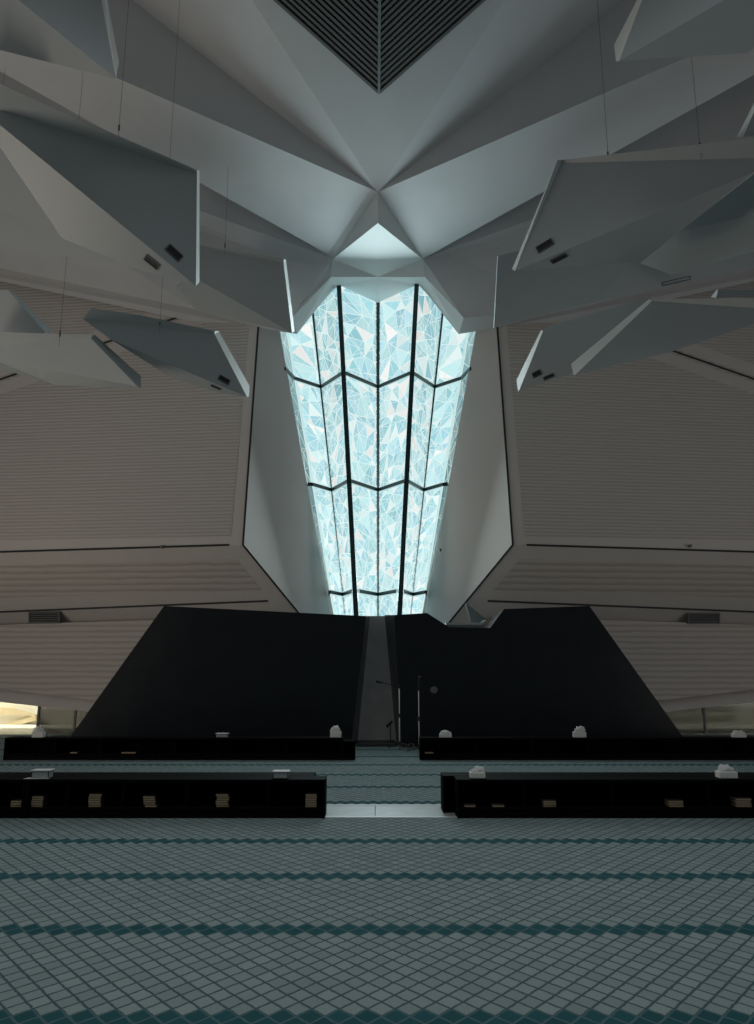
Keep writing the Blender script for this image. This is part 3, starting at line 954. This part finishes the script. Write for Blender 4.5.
tissue_box(446, YB, HB_, .21, .13, .10, 'white tissue pack on the back bookshelf right of the microphones', 'pack', 7)
tissue_box(581, YB, HB_, .21, .13, .15, 'peaked white tissue box on the back bookshelf before the right black screen', 'pack', 8)
tissue_box(741.5, YB, HB_, .22, .13, .10, 'white tissue box on the back right bookshelf at the picture edge', 'card', 9)
tissue_box(36, YB, HB_, .19, .13, .15, 'white tissue box on the back left bookshelf against the bright glass', 'card', 10)
# loose sheet under the first box
bm = NB(); xx = X(34, YF, HF)
prism(bm, [(xx - .12, YF + .02, HF), (xx + .13, YF + .04, HF), (xx + .12, YF + .13, HF), (xx - .10, YF + .12, HF)], Vector((0, 0, .004)))
tag(top('paper_sheet', bm, M['carton']), 'loose white paper sheet lying under the leftmost front tissue box', 'paper')

# ------------------------------------------------------------------ microphones
def mic_stand(px, Y, h, label, boom=None):
    x0 = X(px, Y, h / 2)
    root = empty('microphone_stand', (x0, Y, 0), label, 'microphone stand')
    bm = NB()
    for a in (0.5, 2.6, 4.7):
        tube(bm, (x0, Y, .09), (x0 + .26 * math.cos(a), Y + .26 * math.sin(a), .012), .011, .009)
    lathe(bm, (x0, Y, .06), [(.025, 0), (.025, .08)], 12)
    from_bm('tripod_base', bm, M['blackplastic'], root)
    bm = NB(); tube(bm, (x0, Y, .08), (x0, Y, h * .52), .015); tube(bm, (x0, Y, h * .5), (x0, Y, h), .012)
    from_bm('pole', bm, M['chrome'], root)
    bm = NB(); lathe(bm, (x0, Y, h * .5), [(.022, 0), (.03, .02), (.03, .06), (.022, .08)], 12)
    from_bm('clutch', bm, M['blackplastic'], root)
    bm = NB()
    if boom:
        e = P(boom[0], boom[1], Y - .25)
        hub = Vector((x0, Y, h))
        tail = hub + (hub - e) * .25
        tube(bm, tail, e, .009)
        lathe(bm, hub - Vector((0, 0, .03)), [(.022, 0), (.03, .02), (.022, .06)], 12)
        from_bm('boom_arm', bm, M['blackplastic'], root)
        d = (e - hub).normalized()
        bm = NB(); tube(bm, e - d * .02, e + d * .10, .013, .018); tube(bm, e + d * .10, e + d * .16, .028, .024)
        from_bm('microphone', bm, M['blackplastic'], root)
    else:
        tube(bm, (x0, Y, h - .01), (x0, Y - .02, h + .06), .018, .026)
        tube(bm, (x0, Y - .02, h + .06), (x0 + .015, Y - .05, h + .20), .017, .024)
        tube(bm, (x0 + .015, Y - .05, h + .20), (x0 + .018, Y - .06, h + .25), .03, .026)
        from_bm('microphone', bm, M['blackplastic'], root)
    return root
mic_stand(399.5, 15.55, P(399, 687, 15.55).z, 'left microphone stand with a boom arm reaching across the niche', boom=(383, 683))
mic_stand(419, 14.9, P(419, 690, 14.9).z, 'right upright microphone stand beside the back bookshelf')
# small microphone inside the niche
Y = 16.3
p = P(390.5, 742, Y); p.z = 0.06
root = empty('desk_microphone', p, 'small black low microphone on the dark platform in the niche', 'microphone')
bm = NB(); lathe(bm, p, [(.07, 0), (.07, .015), (.02, .03), (.012, .05)], 16)
from_bm('base', bm, M['blackplastic'], root)
bm = NB(); q = P(390.5, 724, Y); tube(bm, p + Vector((0, 0, .03)), q, .010)
from_bm('stem', bm, M['blackplastic'], root)
bm = NB(); tube(bm, P(392.5, 721, Y), P(386.5, 727, Y), .022, .03)
from_bm('microphone_head', bm, M['blackplastic'], root)
# dark low platform at the niche foot
bm = NB()
a, b = X(357, 16.1, 0), X(396, 16.1, 0)
box(bm, (a, 16.05, 0), (b, 16.85, .055), .01)
box(bm, (a - .02, 16.0, 0), (b + .02, 16.05, .035), .006)
tag(top('niche_platform', bm, M['blackplastic']), 'low black platform on the carpet at the foot of the niche', 'platform')
# small items by the stand
for px, py, r_, lb in ((403.5, 741, .04, 'small grey cable bundle on the carpet beside the left microphone stand'), (411, 738, .04, 'pale round cable bundle against the foot of the right black screen')):
    c = P(px, py, 15.75); c.z = .045
    bm = NB()
    for t in range(5):
        pts = []
        for s in range(24):
            an = 2 * math.pi * s / 24
            pts.append(c + Vector((math.cos(an) * (r_ + .008 * t), .012 * (t - 2) + .02 * math.sin(an + t), math.sin(an) * .035)))
        for u_, v_ in zip(pts, pts[1:] + pts[:1]):
            tube(bm, u_, v_, .006, n=5)
    tag(top('cable_coil', bm, M['slotrim']), lb, 'cable')

# ------------------------------------------------------------------ wall vents and sensors
for px, py, Y, w, h, lb in ((45, 617.5, 18.62, 15, 5.5, 'grey rectangular air vent high on the left slatted wall'), (703.5, 618.5, 18.6, 15.5, 5, 'dark rectangular air vent high on the right slatted wall')):
    sd = px > 377
    mx = (lambda v: 756 - v) if sd else (lambda v: v)
    pts = [Lo(mx(px - w), py - h, .03), Lo(mx(px + w), py - h, .03), Lo(mx(px + w), py + h, .03), Lo(mx(px - w), py + h, .03)]
    if sd: pts = [mir(p) for p in pts]
    c = sum(pts, Vector()) / 4
    root = empty('air_vent', c, lb, 'air vent')
    bm = NB(); prism(bm, pts, Vector((0, .05, 0)))
    from_bm('backing', bm, M['slot'], root)
    bm = NB()
    for a, b in zip(pts, pts[1:] + pts[:1]):
        bar(bm, a + Vector((0, -.01, 0)), b + Vector((0, -.01, 0)), .03, .04)
    from_bm('frame', bm, M['grey'], root)
    bm = NB()
    for i in range(1, 6):
        f = i / 6
        bar(bm, pts[0] * (1 - f) + pts[3] * f, pts[1] * (1 - f) + pts[2] * f, .016, .03)
    from_bm('louvre', bm, M['grey'], root)
for px, py, Y, lb in ((690, 546, 18.35, 'small dark sensor on the upper joint of the right wall'), (162, 547, 18.12, 'small dark sensor on the upper joint of the left wall'), (440, 550, 18.5, 'tiny dark sensor on the plain wall strip right of the window')):
    cc = mir(Mi(756 - px, py, .03)) if px > 500 else (Mi(px, py, .03) if px < 300 else P(px, py, Y))
    bm = NB(); lathe(bm, cc, [(.04, -.05), (.04, .02), (.03, .05)], 14, axis='y')
    tag(top('small_sensor', bm, M['grey']), lb, 'sensor')

# ------------------------------------------------------------------ glazing below the walls and the outside
def low_glass(name, side, xs, tint, label):
    root = empty(name, P(60, 735, 18.9), None, None)
    tag(root, label, 'window', kind='structure')
    q0 = []
    for a, b, mt in xs:
        if side: pa, pb_ = mir(Lo(756 - a, 705)), mir(Lo(756 - b, 705))
        else: pa, pb_ = Lo(a, 705), Lo(b, 705)
        e = (pb_ - pa).normalized()
        zt = Lo(*((756 - a, 703) if side else (a, 703))).z + .02
        o = Vector((0, .14, 0)); ga = Vector((pa.x, pa.y, 0)) + o; gb = Vector((pb_.x, pb_.y, 0)) + o
        bm = NB(); prism(bm, [ga, gb, gb + Vector((0, 0, zt)), ga + Vector((0, 0, zt))], Vector((0, .02, 0)))
        from_bm('pane', bm, M[mt], root)
        bm = NB(); bar(bm, ga, ga + Vector((0, 0, zt)), .05, .06)
        from_bm('mullion', bm, M['grey'], root)
    return root
low_glass('window_2', 0, ((-160, -62, 'glass_clear'), (-62, 37, 'glass_clear'), (37, 74, 'glass_dark'), (74, 130, 'glass_dark')), 0, 'glass screen at floor level behind the back left bookshelf')
low_glass('window_3', 1, ((660, 706, 'glass_dark'), (706, 800, 'glass_dark'), (800, 900, 'glass_dark')), 0, 'tinted glass screen at floor level behind the back right bookshelf')
# outside left: pale wall with sweeping raised tan bands
bm = NB(); box(bm, (-24, 22.5, 0), (-7.6, 22.9, 6))
struct('exterior_wall', bm, M['sandpale'], 'bright pale courtyard wall outside at the far left', 'wall')
bm = NB()
YE = 22.5
def band(pts_top, pts_bot):
    a = [P(px, py, YE) for px, py in pts_top] + [P(px, py, YE) for px, py in pts_bot[::-1]]
    prism(bm, [p + Vector((0, -.14, 0)) for p in a], Vector((0, .2, 0)))
band([(-60, 704), (0, 707), (12, 707.5), (38, 715)], [(-60, 712), (0, 714), (18, 714.5), (38, 716)])
band([(-60, 732), (0, 726), (20, 720), (38, 715)], [(-60, 740), (0, 733), (20, 725), (38, 720)])
struct('exterior_trim', bm, M['sand'], 'sweeping tan bands across the courtyard wall outside at the far left', 'wall relief')
bm = NB(); box(bm, (7, 22.5, 0), (24, 22.9, 5))
for i in range(6):
    box(bm, (7.5, 22.42, .25 + i * .25), (10.2, 22.5, .29 + i * .25))
struct('exterior_wall', bm, M['sandpale'], 'dim courtyard wall outside behind the right tinted glass', 'wall')

# ------------------------------------------------------------------ camera, world, lights
cd = bpy.data.cameras.new('camera'); co = bpy.data.objects.new('camera', cd); COL.objects.link(co)
co.location = CAM; co.rotation_euler = (math.pi / 2 + TH, 0, 0)
cd.sensor_fit = 'VERTICAL'; cd.sensor_height = 36.0; cd.lens = F / 1024.0 * 36.0
cd.clip_end = 200
scene.camera = co

w = bpy.data.worlds.new('world'); scene.world = w; w.use_nodes = True
bg = w.node_tree.nodes['Background']
bg.inputs[0].default_value = (0.92, 0.97, 1.0, 1); bg.inputs[1].default_value = 0.075

def area(name, loc, target, size, power, col, sy=None):
    l = bpy.data.lights.new(name, 'AREA'); l.energy = power; l.color = col
    l.shape = 'RECTANGLE'; l.size = size; l.size_y = sy or size
    o = bpy.data.objects.new(name, l); COL.objects.link(o)
    o.location = loc
    o.rotation_euler = (Vector(target) - Vector(loc)).to_track_quat('-Z', 'Y').to_euler()
    return o
ov = area('overhead_downlights', (0, 3, 12.5), (0, 4.5, 0), 9, 150, (0.90, 0.98, 1.0), 6)  # added fill lamp to brighten the carpet, no fitting modelled
ov.data.spread = math.radians(95)
win = area('window_daylight', (0.02, 18.1, 6.8), (0.02, 6, 3.6), 2.6, 300, (0.78, 0.97, 1.0), 7.5)  # extra lamp before the glass, strengthens the window's light on floor and edges
area('left_glass_daylight', (-12.5, 9.5, 1.2), (-4, 10, 7), 7, 240, (1.0, 0.86, 0.73), 2.2)
area('left_high_daylight', (-12, 4, 4.5), (-4, 8.5, 8.5), 4, 60, (1.0, 0.88, 0.76), 3)  # added warm fill for the undersides of the upper left panels
area('right_glass_daylight', (13.5, 8, 1.4), (3, 16, 5), 8, 110, (1.0, 0.92, 0.86), 2.4)  # added weak warm fill for the side walls
def spot(name, loc, target, power, col, ang, blend=.4, r=.1):
    l = bpy.data.lights.new(name, 'SPOT'); l.energy = power; l.color = col
    l.spot_size = math.radians(ang); l.spot_blend = blend; l.shadow_soft_size = r
    o = bpy.data.objects.new(name, l); COL.objects.link(o); o.location = loc
    o.rotation_euler = (Vector(target) - Vector(loc)).to_track_quat('-Z', 'Y').to_euler()
    return o
spot('right_courtyard_light', (14, 19.8, 6), (10, 22.5, 0.7), 2500, (1.0, 0.97, 0.88), 80)  # added spot to brighten the wall behind the right glass
spot('courtyard_sun', (-18, 20.0, 6), (-11.5, 22.5, 0.4), 11000, (1.0, 0.92, 0.78), 70)

scene.view_settings.view_transform = 'Standard'
scene.view_settings.look = 'None'
scene.view_settings.exposure = 0.0
scene.view_settings.gamma = 1.0
scene.view_settings.use_curve_mapping = False
